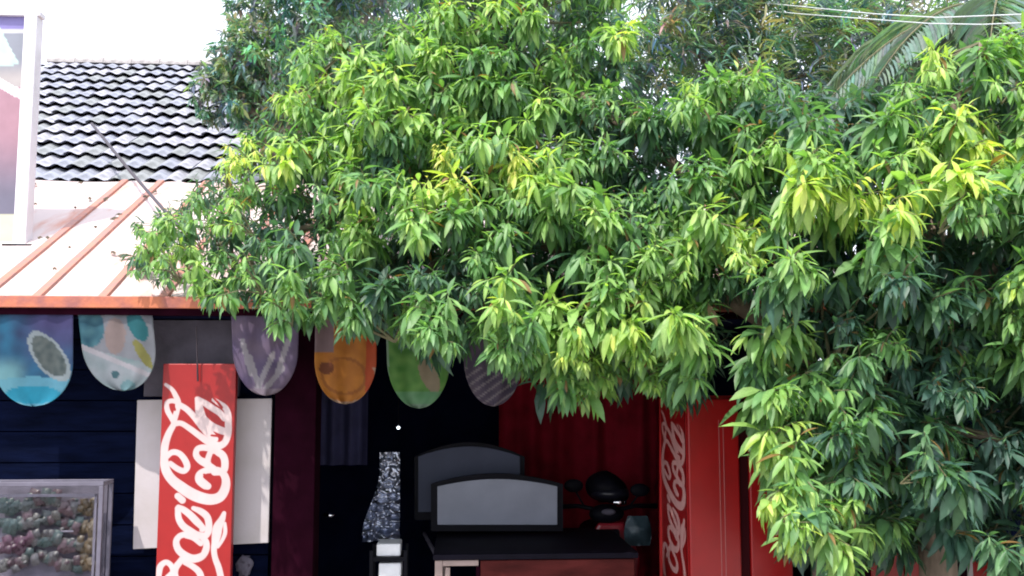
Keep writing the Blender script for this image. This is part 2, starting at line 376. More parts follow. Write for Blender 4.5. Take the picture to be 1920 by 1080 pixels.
# ------------------------------------------------------------------ lettering (traced script words, bottom to top)
ST = [
 [(322,798,9),(312,818,11),(306,842,13),(306,866,14),(311,886,15),(322,902,16),(338,915,18),(356,927,19),(376,936,19),(396,940,18),(412,936,17),(421,924,16),(424,908,14),(420,894,12),(410,886,11),(398,884,10)],
 [(398,884,10),(384,886,10),(374,893,12),(374,903,14),(384,912,14),(390,915,11)],
 [(308,862,8),(320,851,9),(334,853,9),(345,865,10),(350,878,10),(344,886,9),(332,882,9),(318,872,8)],
 [(304,722,4),(316,731,6),(324,744,8),(329,757,9),(327,772,9),(323,788,9),(322,798,9)],
 [(330,757,7),(318,753,7),(308,757,7),(309,771,8),(317,785,8),(324,796,9)],
 [(330,760,9),(344,768,9),(358,781,10),(372,797,12),(386,812,14),(400,826,12)],
 [(322,797,9),(336,796,8),(354,807,9),(372,820,10),(390,832,12),(406,839,12),(419,833,11),(425,816,11),(425,795,11),(424,778,10),(418,766,9),(407,758,8),(396,751,6)],
 [(364,749,6),(368,762,12),(372,780,16),(380,796,16),(392,806,14)],
 [(366,750,8),(380,758,10),(394,767,10),(408,776,10),(418,786,11)],
 [(376,785,10),(392,800,12),(408,808,12),(420,812,12)],
 [(405,838,12),(392,843,10),(378,842,10),(368,845,9),(366,856,10),(374,866,11),(386,872,14),(392,880,10)],
 [(392,845,10),(406,850,12),(417,858,12),(421,872,12),(418,886,12),(402,888,12)],
 [(393,850,9),(389,862,9),(388,874,12),(400,882,10)],
 [(334,933,10),(343,941,11)],
 [(336,954,8),(346,959,10),(358,968,11),(370,980,12),(382,994,12)],
 [(335,956,9),(337,974,10),(345,988,11),(358,998,12),(372,1006,12),(386,1008,11)],
 [(364,956,6),(378,962,10),(390,972,11),(394,986,11),(393,1001,11),(385,1012,9)],
 [(352,1004,9),(340,1008,9),(334,1018,10),(338,1032,11),(350,1043,12),(366,1050,13),(382,1046,12),(390,1034,11),(390,1020,10),(382,1010,9)],
 [(352,1008,6),(366,1012,7),(380,1022,8)],
 [(350,1046,10),(342,1056,10),(334,1068,11),(334,1082,11),(342,1094,12),(358,1101,12),(374,1098,12),(382,1086,11),(378,1074,10),(366,1064,9),(352,1056,9)],
 [(303,1082,10),(306,1064,10),(316,1056,8),(326,1062,8),(330,1074,9),(320,1084,8)],
 [(303,1082,10),(300,1106,14),(308,1132,15),(326,1152,17),(352,1166,19),(380,1172,19),(404,1168,17),(418,1152,15),(420,1136,12),(408,1124,11),(392,1124,10),(380,1132,11),(386,1144,11)],
 [(422,966,6),(418,978,11),(411,992,16),(409,1006,16),(407,1020,12),(405,1034,9),(408,1050,9),(415,1068,10),(420,1090,10),(418,1110,9),(412,1130,6)],
 [(424,985,4),(425,1002,6),(420,1016,5),(412,1028,5)],
]
CT = [[(384,779,5),(394,787,7),(406,795,7)], [(394,819,4),(412,821,5)], [(340,778,5),(350,788,6),(365,804,5)], [(400,857,6),(407,868,8)],
      [(346,974,5),(358,983,6),(374,996,6)], [(348,1022,6),(362,1026,10),(378,1036,8)], [(344,868,0)], [(396,748,4),(404,756,5),(412,766,5)], [(320,762,5),(323,770,5)], [(382,893,4),(396,899,6),(407,912,7),(407,922,7)], [(324,860,4),(332,868,6),(340,876,5)], [(344,1072,5),(356,1080,8),(366,1086,6)], [(366,768,0)]]
def segs(L):
    o = []
    for s_ in L:
        for p, q in zip(s_, s_[1:]): o.append((*p, *q))
    return np.array(o, float)
def smooth(L):
    out = []
    for s_ in L:
        q = [np.array(p, float) for p in s_]; q = [2 * q[0] - q[1]] + q + [2 * q[-1] - q[-2]]; o = []
        for i in range(1, len(q) - 2):
            for k in range(4):
                t = k / 4; o.append(.5 * (2 * q[i] + (q[i + 1] - q[i - 1]) * t + (2 * q[i - 1] - 5 * q[i] + 4 * q[i + 1] - q[i + 2]) * t * t + (3 * q[i] - q[i - 1] - 3 * q[i + 1] + q[i + 2]) * t ** 3))
        o.append(q[-2]); out.append(o)
    return out
SG, CG = segs(smooth(ST)), segs(CT)
def cover(X, Y, G, grow=0):
    best = np.full(X.shape, -99.)
    for x0, y0, w0, x1, y1, w1 in G:
        dx, dy = x1 - x0, y1 - y0; t = np.clip(((X - x0) * dx + (Y - y0) * dy) / (dx * dx + dy * dy + 1e-9), 0, 1)
        d = np.hypot(X - x0 - t * dx, Y - y0 - t * dy); best = np.maximum(best, (w0 + t * (w1 - w0)) / 2 + grow - d)
    return best
def script_tint(X, Y):
    a = np.clip(cover(X, Y, SG, .9) / 1.6 + .5, 0, 1); c = np.clip(cover(X, Y, CG) / 1.6 + .5, 0, 1)
    return a * (1 - c)
def red_panel(name, corner, parent, nx, ny, redc, whitec, u0, u1, v0, v1):
    """flat panel, corner(u,v)->point for u,v in 0..1; printed with the script"""
    U, V = np.meshgrid(np.linspace(0, 1, nx + 1), np.linspace(0, 1, ny + 1))
    T = script_tint(u0 + (u1 - u0) * U, v0 + (v1 - v0) * V)
    mb = MB()
    for j in range(ny + 1):
        for i in range(nx + 1):
            mb.v.append(corner(U[j, i], V[j, i])); mb.c.append(mix(redc, whitec, T[j, i]))
    for j in range(ny):
        for i in range(nx):
            k = j * (nx + 1) + i; mb.f.append([k, k + nx + 1, k + nx + 2, k + 1])
    return mb.build(name, M['print'], parent, col=True)
RED = (.28, .008, .008); WHT = (.54, .42, .42)
# left pillar sign
DP = 5.06
x0, x1 = PF(298, 900, DP).x, PF(437, 900, DP).x; zt = PF(370, 682, DP).z
sgn = thing('pillar_sign', ((x0 + x1) / 2, DP + .06, 0), 'narrow red pillar sign with white script lettering, in front of a white board', 'sign')
MB().box((x0, DP + .003, 0), (x1, DP + .05, zt)).build('sign_box', mat('sign_red_edge', (.36, .012, .014), .45), sgn, bevel=.004)
ztop, zbot = PF(370, 684, DP).z, PF(370, 1178, DP).z
red_panel('printed_face', lambda u, v: Vector((x0 + .003 + (x1 - x0 - .006) * u, DP, ztop + (zbot - ztop) * v)), sgn, 150, 480, RED, WHT, 299, 436, 684, 1178)
MB().box((x0 + .003, DP, .02), (x1 - .003, DP + .002, zbot - .003)).build('plain_face', mat('sign_red_face', RED, .42), sgn)
# string hanging over it
tag(MB().tube([PF(368, 612, 5.02), PF(369, 650, 5.03), PF(371, 715, 5.04)], [.004, .004, .005], 6).build('hanging_string', M['cable_d']), 'thin dark string hanging down over the top of the left red pillar sign', 'string')
# white board behind
wb = MB().prism([PF(257, 750, 5.24), PF(249, 1030, 5.24), PF(503, 1018, 5.24), PF(510, 747, 5.24)][::-1], (0, .03, 0)).build('white_board', M['white'], bevel=.003)
tag(wb, 'plain white board hung behind the left red pillar sign', 'board')
# small clutter below the board right of the pillar
pot = MB()
pot.ball(PF(458, 1062, 5.28), (.042, .022, .055), 22, 16)
for p in pot.v: p += Vector((1, .4, 1)) * .016 * noise.noise(p * 45)
tag(pot.build('dark_bundle', M['lintel'], smooth=True), 'small grey crumpled bundle hanging below the white board, right of the red pillar', 'bundle')

# ------------------------------------------------------------------ scalloped pennants
def n2(x, y, s=.04, z=0): return noise.noise(Vector((x * s, y * s, z)))
def ell(px, py, cx, cy, a, b, ang=0):
    c, s_ = math.cos(R(ang)), math.sin(R(ang)); dx, dy = px - cx, py - cy
    return ((dx * c + dy * s_) / a) ** 2 + ((-dx * s_ + dy * c) / b) ** 2
def paint_blue(px, py):
    c = mix((.03, .12, .26), (.03, .22, .42), .5 + n2(px, py)); c = mix(c, (.10, .09, .28), sm(0, 90, px) * sm(720, 600, py))  # violet navy top: print mixed with painted shade under the awning edge
    c = mix(c, (.28, .62, .72), sm(660, 700, py) * sm(60, 20, px))
    e = ell(px, py, 62, 758 - 18, 52, 17); 
    if e < 1: c = (.02, .42, .66)
    elif py > 705 + abs(px - 62) * .1: c = mix(c, (.20, .58, .78), .8)
    e = ell(px, py, 92, 668, 56, 27, 52)
    if e < 1: c = (.42, .50, .56)
    if e < .66: c = mix((.20, .24, .24), (.10, .14, .15), .5 + n2(px, py, .09))
    return c
def paint_pale(px, py):
    c = (.42, .44, .52)
    if ell(px, py, 168, 615, 28, 36) < 1: c = mix((.05, .20, .30), (.12, .34, .44), .5 + n2(px, py, .07))
    if ell(px, py, 258, 612, 16, 30, -28) < 1: c = (.03, .26, .32)
    if ell(px, py, 216, 630, 20, 34) < 1: c = (.52, .40, .40)
    if py > 652 + (px - 160) * .25: c = mix((.42, .54, .60), (.62, .68, .78), .5 + 1.1 * n2(px, py, .035))
    if abs((py - 655) - (px - 165) * .42) < 5: c = (.75, .72, .82)
    if ell(px, py, 268, 664, 9, 32, -32) < 1: c = (.42, .40, .12)
    if ell(px, py, 216, 702, 7, 7) < 1: c = (.10, .24, .30)
    if ell(px, py, 240, 725, 14, 12) < 1: c = (.26, .48, .55)
    return c
def paint_violet(px, py):
    c = mix((.20, .15, .30), (.30, .22, .34), .5 + n2(px, py, .03, 3))
    for a1, a2 in (((468, 668), (486, 728)), ((512, 664), (482, 730)), ((530, 690), (490, 738)), ((455, 640), (470, 700)), ((540, 640), (520, 700))):
        dx, dy = a2[0] - a1[0], a2[1] - a1[1]; t = max(0, min(1, ((px - a1[0]) * dx + (py - a1[1]) * dy) / (dx * dx + dy * dy)))
        if math.hypot(px - a1[0] - t * dx, py - a1[1] - t * dy) < 5: c = (.55, .50, .58)
    if py > 728: c = (.45, .36, .46)
    return c
def paint_orange(px, py):
    c = mix((.58, .20, .03), (.70, .26, .04), .5 + n2(px, py, .05))
    e = ell(px, py, 645, 705, 44, 36, 10)
    if .72 < e < 1: c = (.45, .15, .03)
    if ell(px, py, 612, 690, 14, 12) < 1: c = (.22, .06, .02)
    if px > 685: c = mix(c, (.6, .06, .02), .8)
    if py < 660 and px < 625: c = (.30, .20, .22)
    if e > 1.75 and py > 690: c = (.60, .40, .30)
    return c
def paint_green(px, py):
    c = mix((.10, .32, .05), (.20, .46, .10), .5 + 1.2 * n2(px, py, .06))
    if ell(px, py, 805, 705, 16, 34, -25) < 1: c = (.42, .34, .22)
    if py > 735: c = mix((.16, .42, .18), (.24, .5, .26), .5 + n2(px, py, .06))
    if py > 758 or abs(px - 785) > 56: c = (.30, .45, .32)
    return c
def paint_dusk(px, py):
    c = mix((.09, .07, .13), (.16, .12, .18), .5 + n2(px, py, .05, 2))
    if math.sin(px * .25 + py * .35) > .72 and py > 690: c = (.34, .30, .34)
    return c
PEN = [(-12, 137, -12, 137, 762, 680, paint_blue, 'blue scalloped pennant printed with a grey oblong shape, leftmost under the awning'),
       (143, 284, 163, 299, 733, 652, paint_pale, 'pale blue and white scalloped pennant between the blue pennant and the red pillar sign'),
       (432, 562, 440, 556, 742, 660, paint_violet, 'violet grey scalloped pennant right of the red pillar sign, above the white board'),
       (592, 706, 588, 706, 758, 672, paint_orange, 'orange scalloped pennant half covered by leaves'),
       (722, 848, 728, 842, 766, 675, paint_green, 'green scalloped pennant under the leaves, next to the orange one'),
       (866, 985, 872, 978, 762, 675, paint_dusk, 'dark violet scalloped pennant behind the hanging leaves, rightmost')]
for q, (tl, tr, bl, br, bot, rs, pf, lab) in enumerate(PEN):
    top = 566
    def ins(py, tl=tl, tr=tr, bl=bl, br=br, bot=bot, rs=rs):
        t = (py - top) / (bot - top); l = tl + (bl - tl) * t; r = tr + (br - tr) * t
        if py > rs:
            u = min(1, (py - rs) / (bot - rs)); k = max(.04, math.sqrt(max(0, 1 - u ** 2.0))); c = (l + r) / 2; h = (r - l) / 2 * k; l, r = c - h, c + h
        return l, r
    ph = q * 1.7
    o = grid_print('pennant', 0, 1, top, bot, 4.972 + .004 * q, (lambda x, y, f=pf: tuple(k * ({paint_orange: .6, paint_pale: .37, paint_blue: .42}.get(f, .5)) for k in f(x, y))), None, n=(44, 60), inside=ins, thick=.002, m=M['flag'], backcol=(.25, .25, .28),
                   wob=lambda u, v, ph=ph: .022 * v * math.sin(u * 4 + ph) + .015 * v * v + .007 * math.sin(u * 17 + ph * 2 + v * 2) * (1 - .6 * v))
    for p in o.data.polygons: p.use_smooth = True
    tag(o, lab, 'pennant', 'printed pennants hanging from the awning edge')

# ------------------------------------------------------------------ glass display case, lower left
DG = 4.95
ca, cb = PF(-150, 912, DG), PF(194, 903, DG)
gx0, gx1, gz = ca.x, cb.x, cb.z
dc = thing('display_case', ((gx0 + gx1) / 2, DG + .18, 0), 'aluminium framed glass display case full of small coloured packets, lower left', 'display case')
r_ = .011
for nm, a, b in (('frame_bar', (gx0, DG, gz - .02), (gx1, DG + .02, gz)), ('frame_bar', (gx1 - .02, DG, .03), (gx1, DG + .02, gz - .021)), ('frame_bar', (gx0, DG, .03), (gx0 + .02, DG + .02, gz - .021)),
                 ('frame_bar', (gx0, DG + .14, gz - .02), (gx1, DG + .155, gz)), ('frame_bar', (gx1 - .02, DG + .14, .03), (gx1, DG + .155, gz - .021)),
                 ('frame_bar', (gx1 - .02, DG + .021, gz - .02), (gx1, DG + .139, gz)), ('shelf', (gx0 + .02, DG + .03, gz - .50), (gx1 - .02, DG + .13, gz - .49)),
                 ('price_rail', (gx1 - .20, DG + .03, gz - .24), (gx1 - .14, DG + .036, gz - .232))):
    MB().box(a, b).build(nm, M['alu'], dc, bevel=.002)
MB().box((gx0 + .02, DG + .05, gz - .075), (gx1 - .045, DG + .062, gz - .062)).build('inner_rail', M['alu'], dc)
MB().box((gx1 - .055, DG + .05, .05), (gx1 - .043, DG + .062, gz - .062)).build('inner_rail', M['alu'], dc)
MB().box((gx0 + .021, DG + .008, .05), (gx1 - .021, DG + .012, gz - .021)).build('glass_pane', M['glass'], dc)
MB().box((gx0 + .02, DG + .133, .03), (gx1 - .021, DG + .139, gz - .021)).build('back_panel', M['lintel'], dc)
cols = [((.30, .12, .20), 'dusky pink'), ((.38, .36, .42), 'silvery grey'), ((.10, .26, .28), 'teal'), ((.36, .08, .24), 'magenta'), ((.50, .32, .14), 'orange'), ((.42, .40, .40), 'pale grey'), ((.22, .30, .34), 'grey blue')]
pm = {}
for k in range(208):
    row = k // 52; u = (k % 52) / 52
    px = 4 + u * 178 + random.uniform(-5, 5); py = 950 + row * 36 + random.uniform(-9, 9) - (14 if 50 < px < 110 else 0)
    ci = 4 if px > 150 else (2 if px < 40 and row < 2 else 3 if px < 60 and row == 2 else random.choice([0, 0, 1, 5, 6, 2]))
    c_, cn = cols[ci]
    if ci not in pm: pm[ci] = mat('packet_' + cn.replace(' ', '_'), tuple(k_ * .11 + .006 for k_ in c_), .3, var=.4, scale=45, bump=.5, bscale=60)
    p = PF(px, py, DG + .085 + random.uniform(-.015, .025)); mb = MB(); s_ = random.uniform(.010, .025); h_ = s_ * random.uniform(1., 1.5); an = random.uniform(-.5, .5)
    W = 4
    for f in (-1, 1):
        for j in range(W + 1):
            for i in range(W + 1):
                a_, b2 = i / W * 2 - 1, j / W * 2 - 1
                puff = f * .013 * (1 - a_ * a_) * (1 - b2 * b2) + random.uniform(-.002, .002) if abs(a_) < 1 and abs(b2) < 1 else f * .0006
                x_, z_ = a_ * s_, b2 * h_
                mb.v.append(p + Vector((x_ * math.cos(an) - z_ * math.sin(an), puff, x_ * math.sin(an) + z_ * math.cos(an)))); mb.c.append((1, 1, 1))
        o_ = 0 if f < 0 else (W + 1) ** 2
        for j in range(W):
            for i in range(W):
                q = o_ + j * (W + 1) + i; mb.f.append([q, q + 1, q + W + 2, q + W + 1] if f < 0 else [q, q + W + 1, q + W + 2, q + 1])
    tag(mb.build('snack_packet', pm[ci], smooth=True), cn + ' crumpled packet inside the glass display case', 'packet', cn + ' packets heaped in the glass display case')

# ------------------------------------------------------------------ inside of the kiosk
# red curtain
cx0, cx1 = PF(935, 900, 7.2).x, PF(1262, 900, 7.2).x; m_ = MB(); NX = 110; NZ = 12
for i in range(NX + 1):
    for j in range(NZ + 1):
        u = i / NX; v = j / NZ
        y = 7.15 + .05 * math.sin(u * 21 + .6 * math.sin(v * 2)) + .02 * math.sin(u * 53 + 1) * (1 - .4 * v) + .08 * math.sin(u * 6)
        m_.v.append(Vector((cx0 + (cx1 - cx0) * u, y, 1.9 - 1.75 * v))); m_.c.append((1, 1, 1))
for i in range(NX):
    for j in range(NZ):
        k = i * (NZ + 1) + j; m_.f.append([k, k + 1, k + NZ + 2, k + NZ + 1])
o = m_.build('red_curtain', M['redwall'], smooth=True); tag(o, 'long dark red curtain in folds at the back right of the kiosk', 'curtain')
# counter
ztab = PF(1000, 1037, 5.35).z
tx0, tx1 = PF(812, 1037, 5.35).x, PF(1196, 1030, 5.35).x
ct = thing('counter', ((tx0 + tx1) / 2, 5.8, .1), 'dark topped counter with red brown front board and cream frame at its left end', 'counter')
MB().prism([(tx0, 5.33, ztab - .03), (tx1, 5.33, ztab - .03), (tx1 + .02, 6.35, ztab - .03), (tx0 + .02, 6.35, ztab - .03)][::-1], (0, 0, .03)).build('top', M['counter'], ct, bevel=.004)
def cb_(a, b, m): return MB().box(a, b).build('frame_bar', m, ct, bevel=.003)
lx = PF(897, 1050, 5.36).x
cb_((tx0 + .01, 5.345, .1), (tx0 + .05, 5.385, ztab - .032), M['cream']); cb_((tx0 + .065, 5.35, .1), (tx0 + .09, 5.38, ztab - .07), M['cream'])
cb_((tx0 + .051, 5.345, ztab - .062), (lx, 5.38, ztab - .032), M['cream']); cb_((lx - .012, 5.345, .1), (lx + .008, 5.385, ztab - .064), M['maroon'])
MB().box((lx + .01, 5.35, .12), (tx1 - .02, 5.37, ztab - .036)).build('front_board', M['wood'], ct, bevel=.003)
MB().box((tx1 - .06, 5.372, .1), (tx1 - .02, 6.3, ztab - .036)).build('side_board', M['wood'], ct)
MB().box((tx0 + .05, 6.28, .1), (tx0 + .09, 6.32, ztab - .036)).build('leg', M['cream'], ct)
# low slanted brace seen at the left end
tag(MB().tube([PF(795, 1000, 6.36), PF(818, 1042, 5.62)], .012, 8).build('brace_rod', M['lintel']), 'thin grey rod leaning along the left end of the counter', 'rod')
def arched(name, outer, inner, D, lab, m):
    e = thing(name, PF(sum(p[0] for p in outer) / len(outer), max(p[1] for p in outer), D), lab, 'panel', None)
    MB().prism([PF(x, y, D) for x, y in outer][::-1], (0, .04, 0)).build('frame', M['black'], e)
    MB().prism([PF(x, y, D - .012) for x, y in inner][::-1], (0, .011, 0)).build('panel', m, e, bevel=.002)
arc = lambda x0, x1, yb, ye, yt: [(x0, yb)] + [(x0 + (x1 - x0) * t / 12, ye + (yt - ye) * math.sin(math.pi * (t / 12)) ** .9) for t in range(13)] + [(x1, yb)]
arched('arched_panel', arc(808, 1056, 996, 908, 888), arc(820, 1045, 984, 912, 898), 6.05, 'black framed grey panel with arched top standing on the counter, in front of its twin', M['greypan'])
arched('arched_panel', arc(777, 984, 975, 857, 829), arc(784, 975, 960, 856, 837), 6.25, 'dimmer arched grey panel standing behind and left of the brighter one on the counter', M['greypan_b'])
# dim cloth, foil, foam blocks
dcl = MB(); x0_, x1_ = PF(600, 800, 6.6).x, PF(690, 800, 6.6).x
for i in range(31):
    for j in range(7):
        u = i / 30; dcl.v.append(Vector((x0_ + (x1_ - x0_) * u, 6.6 + .025 * math.sin(u * 17), 1.9 - (1.9 - PF(650, 872, 6.6).z) * j / 6))); dcl.c.append((1, 1, 1))
for i in range(30):
    for j in range(6): k = i * 7 + j; dcl.f.append([k, k + 1, k + 8, k + 7])
tag(dcl.build('hanging_cloth', M['tealcloth'], smooth=True), 'dim violet blue cloth hanging in the dark kiosk behind the orange pennant', 'cloth')
fo = MB(); NX, NZ = 36, 80
for i in range(NX + 1):
    for j in range(NZ + 1):
        u, v = i / NX, j / NZ; l = 712 - 32 * sm(.2, .95, v); py = 848 + 165 * v
        p = PF(l + (750 - l) * u, py, 6.0); cr = .15 + .85 * sm(.1, .9, v)
        p.y += (.012 + .05 * cr) * noise.noise(Vector((u * 4, v * 22, .5))) + .007 * cr * noise.noise(Vector((u * 6, v * 40, 2)))
        p.y += -.05 * cr * abs(math.sin(v * 26 + 2 * noise.noise(Vector((u * 3, v * 3, 9)))))
        fo.v.append(p); fo.c.append((1, 1, 1))
for i in range(NX):
    for j in range(NZ): k = i * (NZ + 1) + j; fo.f.append([k, k + 1, k + NZ + 2, k + NZ + 1])
tag(fo.build('foil_sheet', M['foil'], smooth=True), 'crumpled silver plastic sheet hanging in the dark kiosk left of the counter', 'foil sheet')
for (a_, b2, c_, d_), lab in (((706, 1020, 751, 1043), 'small white foam block under the crumpled silver sheet, upper of two'), ((710, 1056, 752, 1100), 'white foam block at the bottom edge, below the other white block')):
    p, q = PF(a_, b2, 5.55), PF(c_, d_, 5.55)
    tag(MB().box((p.x, 5.55, q.z), (q.x, 5.75, p.z)).build('foam_block', M['styro'], bevel=.008), lab, 'foam block', 'white foam blocks beside the counter')
# rack that carries the blocks
rk = thing('rack', PF(730, 1090, 5.65), 'dark narrow rack holding the white foam blocks beside the counter', 'rack')
pa, pb = PF(700, 1043, 5.53), PF(757, 1043, 5.53)
for zz in (PF(700, 1043.5, 5.55).z, PF(700, 1101, 5.55).z): MB().box((pa.x, 5.52, zz - .022), (pb.x, 5.78, zz - .001)).build('shelf', M['black'], rk)
for xx in (pa.x - .02, pb.x): MB().box((xx, 5.52, .1), (xx + .018, 5.54, pa.z + .03)).build('upright', M['black'], rk); MB().box((xx, 5.76, .1), (xx + .018, 5.78, pa.z + .03)).build('upright', M['black'], rk)
# bulb
bl = thing('hanging_bulb', PF(747, 802, 6.3), 'tiny lit bulb hanging in the dark kiosk below the green pennant', 'lamp')
MB().ball(PF(747, 802, 6.3), .010, 10, 8).build('bulb', M['bulb'], bl, smooth=True)
c = PF(747, 802, 6.3); MB().tube([c + Vector((0, 0, .012)), c + Vector((0, 0, .035))], .008, 8).build('socket', M['black'], bl); MB().tube([c + Vector((0, 0, .036)), Vector((c.x, c.y, 1.935))], .003, 6).build('cord', M['black'], bl)
tag(MB().ball(PF(617, 966, 5.9), (.035, .02, .014), 10, 6).build('chrome_knob', M['steel'], smooth=True), 'small chrome handle glinting in the dark behind the maroon post', 'handle')

# ------------------------------------------------------------------ scooter
def sp(px, py, D=6.3): return PF(px, py, D)
sc0 = sp(1150, 1000, 6.4)
sc = thing('motor_scooter', (sc0.x, 6.5, .1), 'dark red and black scooter with chrome mirror parked before the red curtain', 'scooter')
hb = sp(1140, 960, 6.3)
cx_, zc = hb.x, hb.z
MB().tube([(cx_ - .33, 6.42, zc + .02), (cx_ - .18, 6.33, zc + .035), (cx_, 6.30, zc), (cx_ + .18, 6.33, zc + .035), (cx_ + .33, 6.42, zc + .02)], [.017, .014, .014, .014, .017], 10).build('handlebar', M['black'], sc, smooth=True)
cow = MB()
for k in range(1): cow.ball((cx_ - .01, 6.30, zc - .01), (.11, .08, .06), 16, 12)
cow.build('headset', M['black'], sc, smooth=True)
MB().ball((cx_ - .01, 6.215, zc + .01), (.045, .02, .02), 14, 10).build('headlight', M['lintel'], sc, smooth=True)
sh = [(cx_ - .06, zc - .06), (cx_ + .10, zc - .06), (cx_ + .20, zc - .28), (cx_ + .17, zc - .55), (cx_ + .06, zc - .70), (cx_ - .06, zc - .70), (cx_ - .17, zc - .55), (cx_ - .18, zc - .25)]
MB().prism([(x, 6.27 - .0 * z, z) for x, z in sh][::-1], (0, .05, 0)).build('leg_shield', M['scoot'], sc, bevel=.02)
MB().prism([(cx_ - .04, 6.24, zc - .1), (cx_ + .06, 6.24, zc - .1), (cx_ + .1, 6.20, zc - .5), (cx_ - .08, 6.20, zc - .5)][::-1], (0, .03, 0)).build('front_cowl', M['black'], sc, bevel=.01)
for s_, mz in ((-1, .13), (1, .10)):
    st = (cx_ + s_ * .15, 6.33, zc + .04); e_ = (cx_ + s_ * .20, 6.34, zc + mz)
    st_ = MB().tube([st, e_], .006, 6).build('mirror_stalk', M['black'], sc)
    MB().ball((cx_ + s_ * .21, 6.34, zc + mz + .03), (.062, .02, .042), 14, 8).build('mirror', M['black'], sc, smooth=True)
MB().ball(sp(1162, 942, 6.2), (.045, .012, .018), 12, 8).build('chrome_glint', M['steel'], sc, smooth=True)  # chrome blob added to give the bright glint by the handlebar
MB().ball((cx_ + .06, 6.98, zc - .20), (.14, .40, .07), 16, 10).build('seat', M['black'], sc, smooth=True)
MB().ball((cx_ + .06, 7.0, zc - .36), (.13, .42, .13), 16, 10).build('rear_body', M['scoot'], sc, smooth=True)
for yy in (6.18, 7.32):
    wh = MB(); n = 20
    pts = [Vector((cx_ + (.0 if yy < 6.5 else .05), yy + .21 * math.cos(2 * math.pi * k / n), .1 + .26 + .21 * math.sin(2 * math.pi * k / n))) for k in range(n + 1)]
    wo = wh.tube(pts, .045, 8).build('wheel', M['rubber'], sc, smooth=True)
# a black cap / helmet on top of the scooter
hm = thing('helmet', sp(1138, 955, 6.42), 'black round helmet resting on the scooter before the red curtain', 'helmet')
c = sp(1138, 912, 6.42)
hs = MB()
hs.ball(c, (.14, .15, .10), 20, 14)
for p in hs.v: p += Vector((0, 0, -.35 * max(0, p.x - c.x)))
hs.build('shell', M['black'], hm, smooth=True)
MB().ball(c + Vector((.01, -.03, -.035)), (.128, .135, .055), 20, 10).build('visor', mat('dark_visor', (.012, .012, .02), .3, spec=.4), hm, smooth=True)
bg_ = MB(); bp0, bp1 = sp(1172, 968, 6.1), sp(1222, 1024, 6.1)
N = 12
for f in (-1, 1):
    for j in range(N + 1):
        for i in range(N + 1):
            a_, b2 = i / N * 2 - 1, j / N; w_ = .75 + .3 * math.sin(b2 * 2.6)
            bg_.v.append(Vector(((bp0.x + bp1.x) / 2 + a_ * w_ * (bp1.x - bp0.x) / 2, 6.12 + f * .05 * (1 - a_ * a_) * math.sin(math.pi * min(1, b2 * 1.05)) + .012 * noise.noise(Vector((i * .5, j * .5, f))), bp0.z + (bp1.z - bp0.z) * b2))); bg_.c.append((1, 1, 1))
    o_ = 0 if f < 0 else (N + 1) ** 2
    for j in range(N):
        for i in range(N):
            q = o_ + j * (N + 1) + i; bg_.f.append([q, q + N + 1, q + N + 2, q + 1] if f < 0 else [q, q + 1, q + N + 2, q + N + 1])
tag(bg_.build('teal_bag', M['teal'], smooth=True), 'grey teal plastic bag hanging from the right handlebar of the scooter', 'bag')

# ------------------------------------------------------------------ red fridge on the right
DFr = 4.95
fx0 = PF(1287, 900, DFr).x; fx1 = PF(1480, 900, DFr).x; fzt = PF(1300, 742, DFr).z
# its left side runs back along the sight lines' spread
lb = PF(1241, 900, DFr + .72).x
fr = thing('drinks_fridge', ((fx0 + fx1) / 2, DFr + .35, 0), 'tall glossy red drinks fridge with pale script lettering on its left side, under the leaves', 'fridge')
MB().prism([(fx0, DFr + .004, 0), (fx1, DFr + .004, 0), (fx1, DFr + .72, 0), (lb + .004, DFr + .72, 0)][::-1], (0, 0, fzt)).build('cabinet', M['red'], fr)
dx1 = PF(1384, 900, DFr).x; dx2 = PF(1402, 900, DFr).x
MB().box((fx0 + .004, DFr - .03, .08), (dx1, DFr + .001, fzt - .015)).build('door_panel', M['red'], fr, bevel=.008)
MB().box((dx1 + .002, DFr - .012, .08), (dx2 - .002, DFr + .001, fzt - .015)).build('door_gap_strip', mat('dark_red_gap', (.03, .002, .004), .8, spec=.1), fr)
MB().box((dx2, DFr - .03, .08), (fx1 - .004, DFr + .001, fzt - .015)).build('door_panel', M['red'], fr, bevel=.008)
for q, wd in ((1346, .003), (1354, .003)):
    xx = PF(q, 900, DFr).x; MB().box((xx, DFr - .0325, .12), (xx + wd, DFr - .0302, fzt - .12)).build('trim_line', mat('pink_trim', (.38, .12, .12), .5), fr)
ztop = PF(1262, 756, DFr + .3).z; zbot = PF(1262, 1140, DFr + .3).z
red_panel('lettered_side', lambda u, v: Vector((lb + (fx0 - lb) * u - .003, DFr + .72 + (.006 - .72) * u, ztop + (zbot - ztop) * v)), fr, 110, 420, (.26, .004, .005), (.62, .33, .31), 296, 432, 700, 1185)
MB().prism([PF(1236, 748, DFr + .74), PF(1236, 1190, DFr + .74), PF(1241, 1190, DFr + .74), PF(1241, 748, DFr + .74)], (0, -.02, 0)).build('edge_trim', mat('bright_red_edge', (.5, .01, .01), .4), fr)
# red barrier panel lower right
a = PF(1700, 1045, 4.8); b = PF(2010, 1045, 4.8)
bar = thing('red_panel_fence', (0.5 * (a.x + b.x), 4.8, 0), 'low dark red panelled barrier behind the right tree at the bottom edge', 'barrier')
for k in range(7):
    x_ = a.x - .35 + k * .17; MB().box((x_, 4.8, .02), (x_ + .162, 4.82, a.z + .02)).build('panel', M['red'] if k % 3 else M['maroon'], bar, bevel=.003)
MB().box((a.x - .36, 4.822, .5), (a.x + .86, 4.85, .56)).build('rail', M['lintel'], bar)
MB().box((a.x + .3, 4.79, .02), (a.x + .325, 4.799, a.z)).build('white_strip', M['white'], bar)

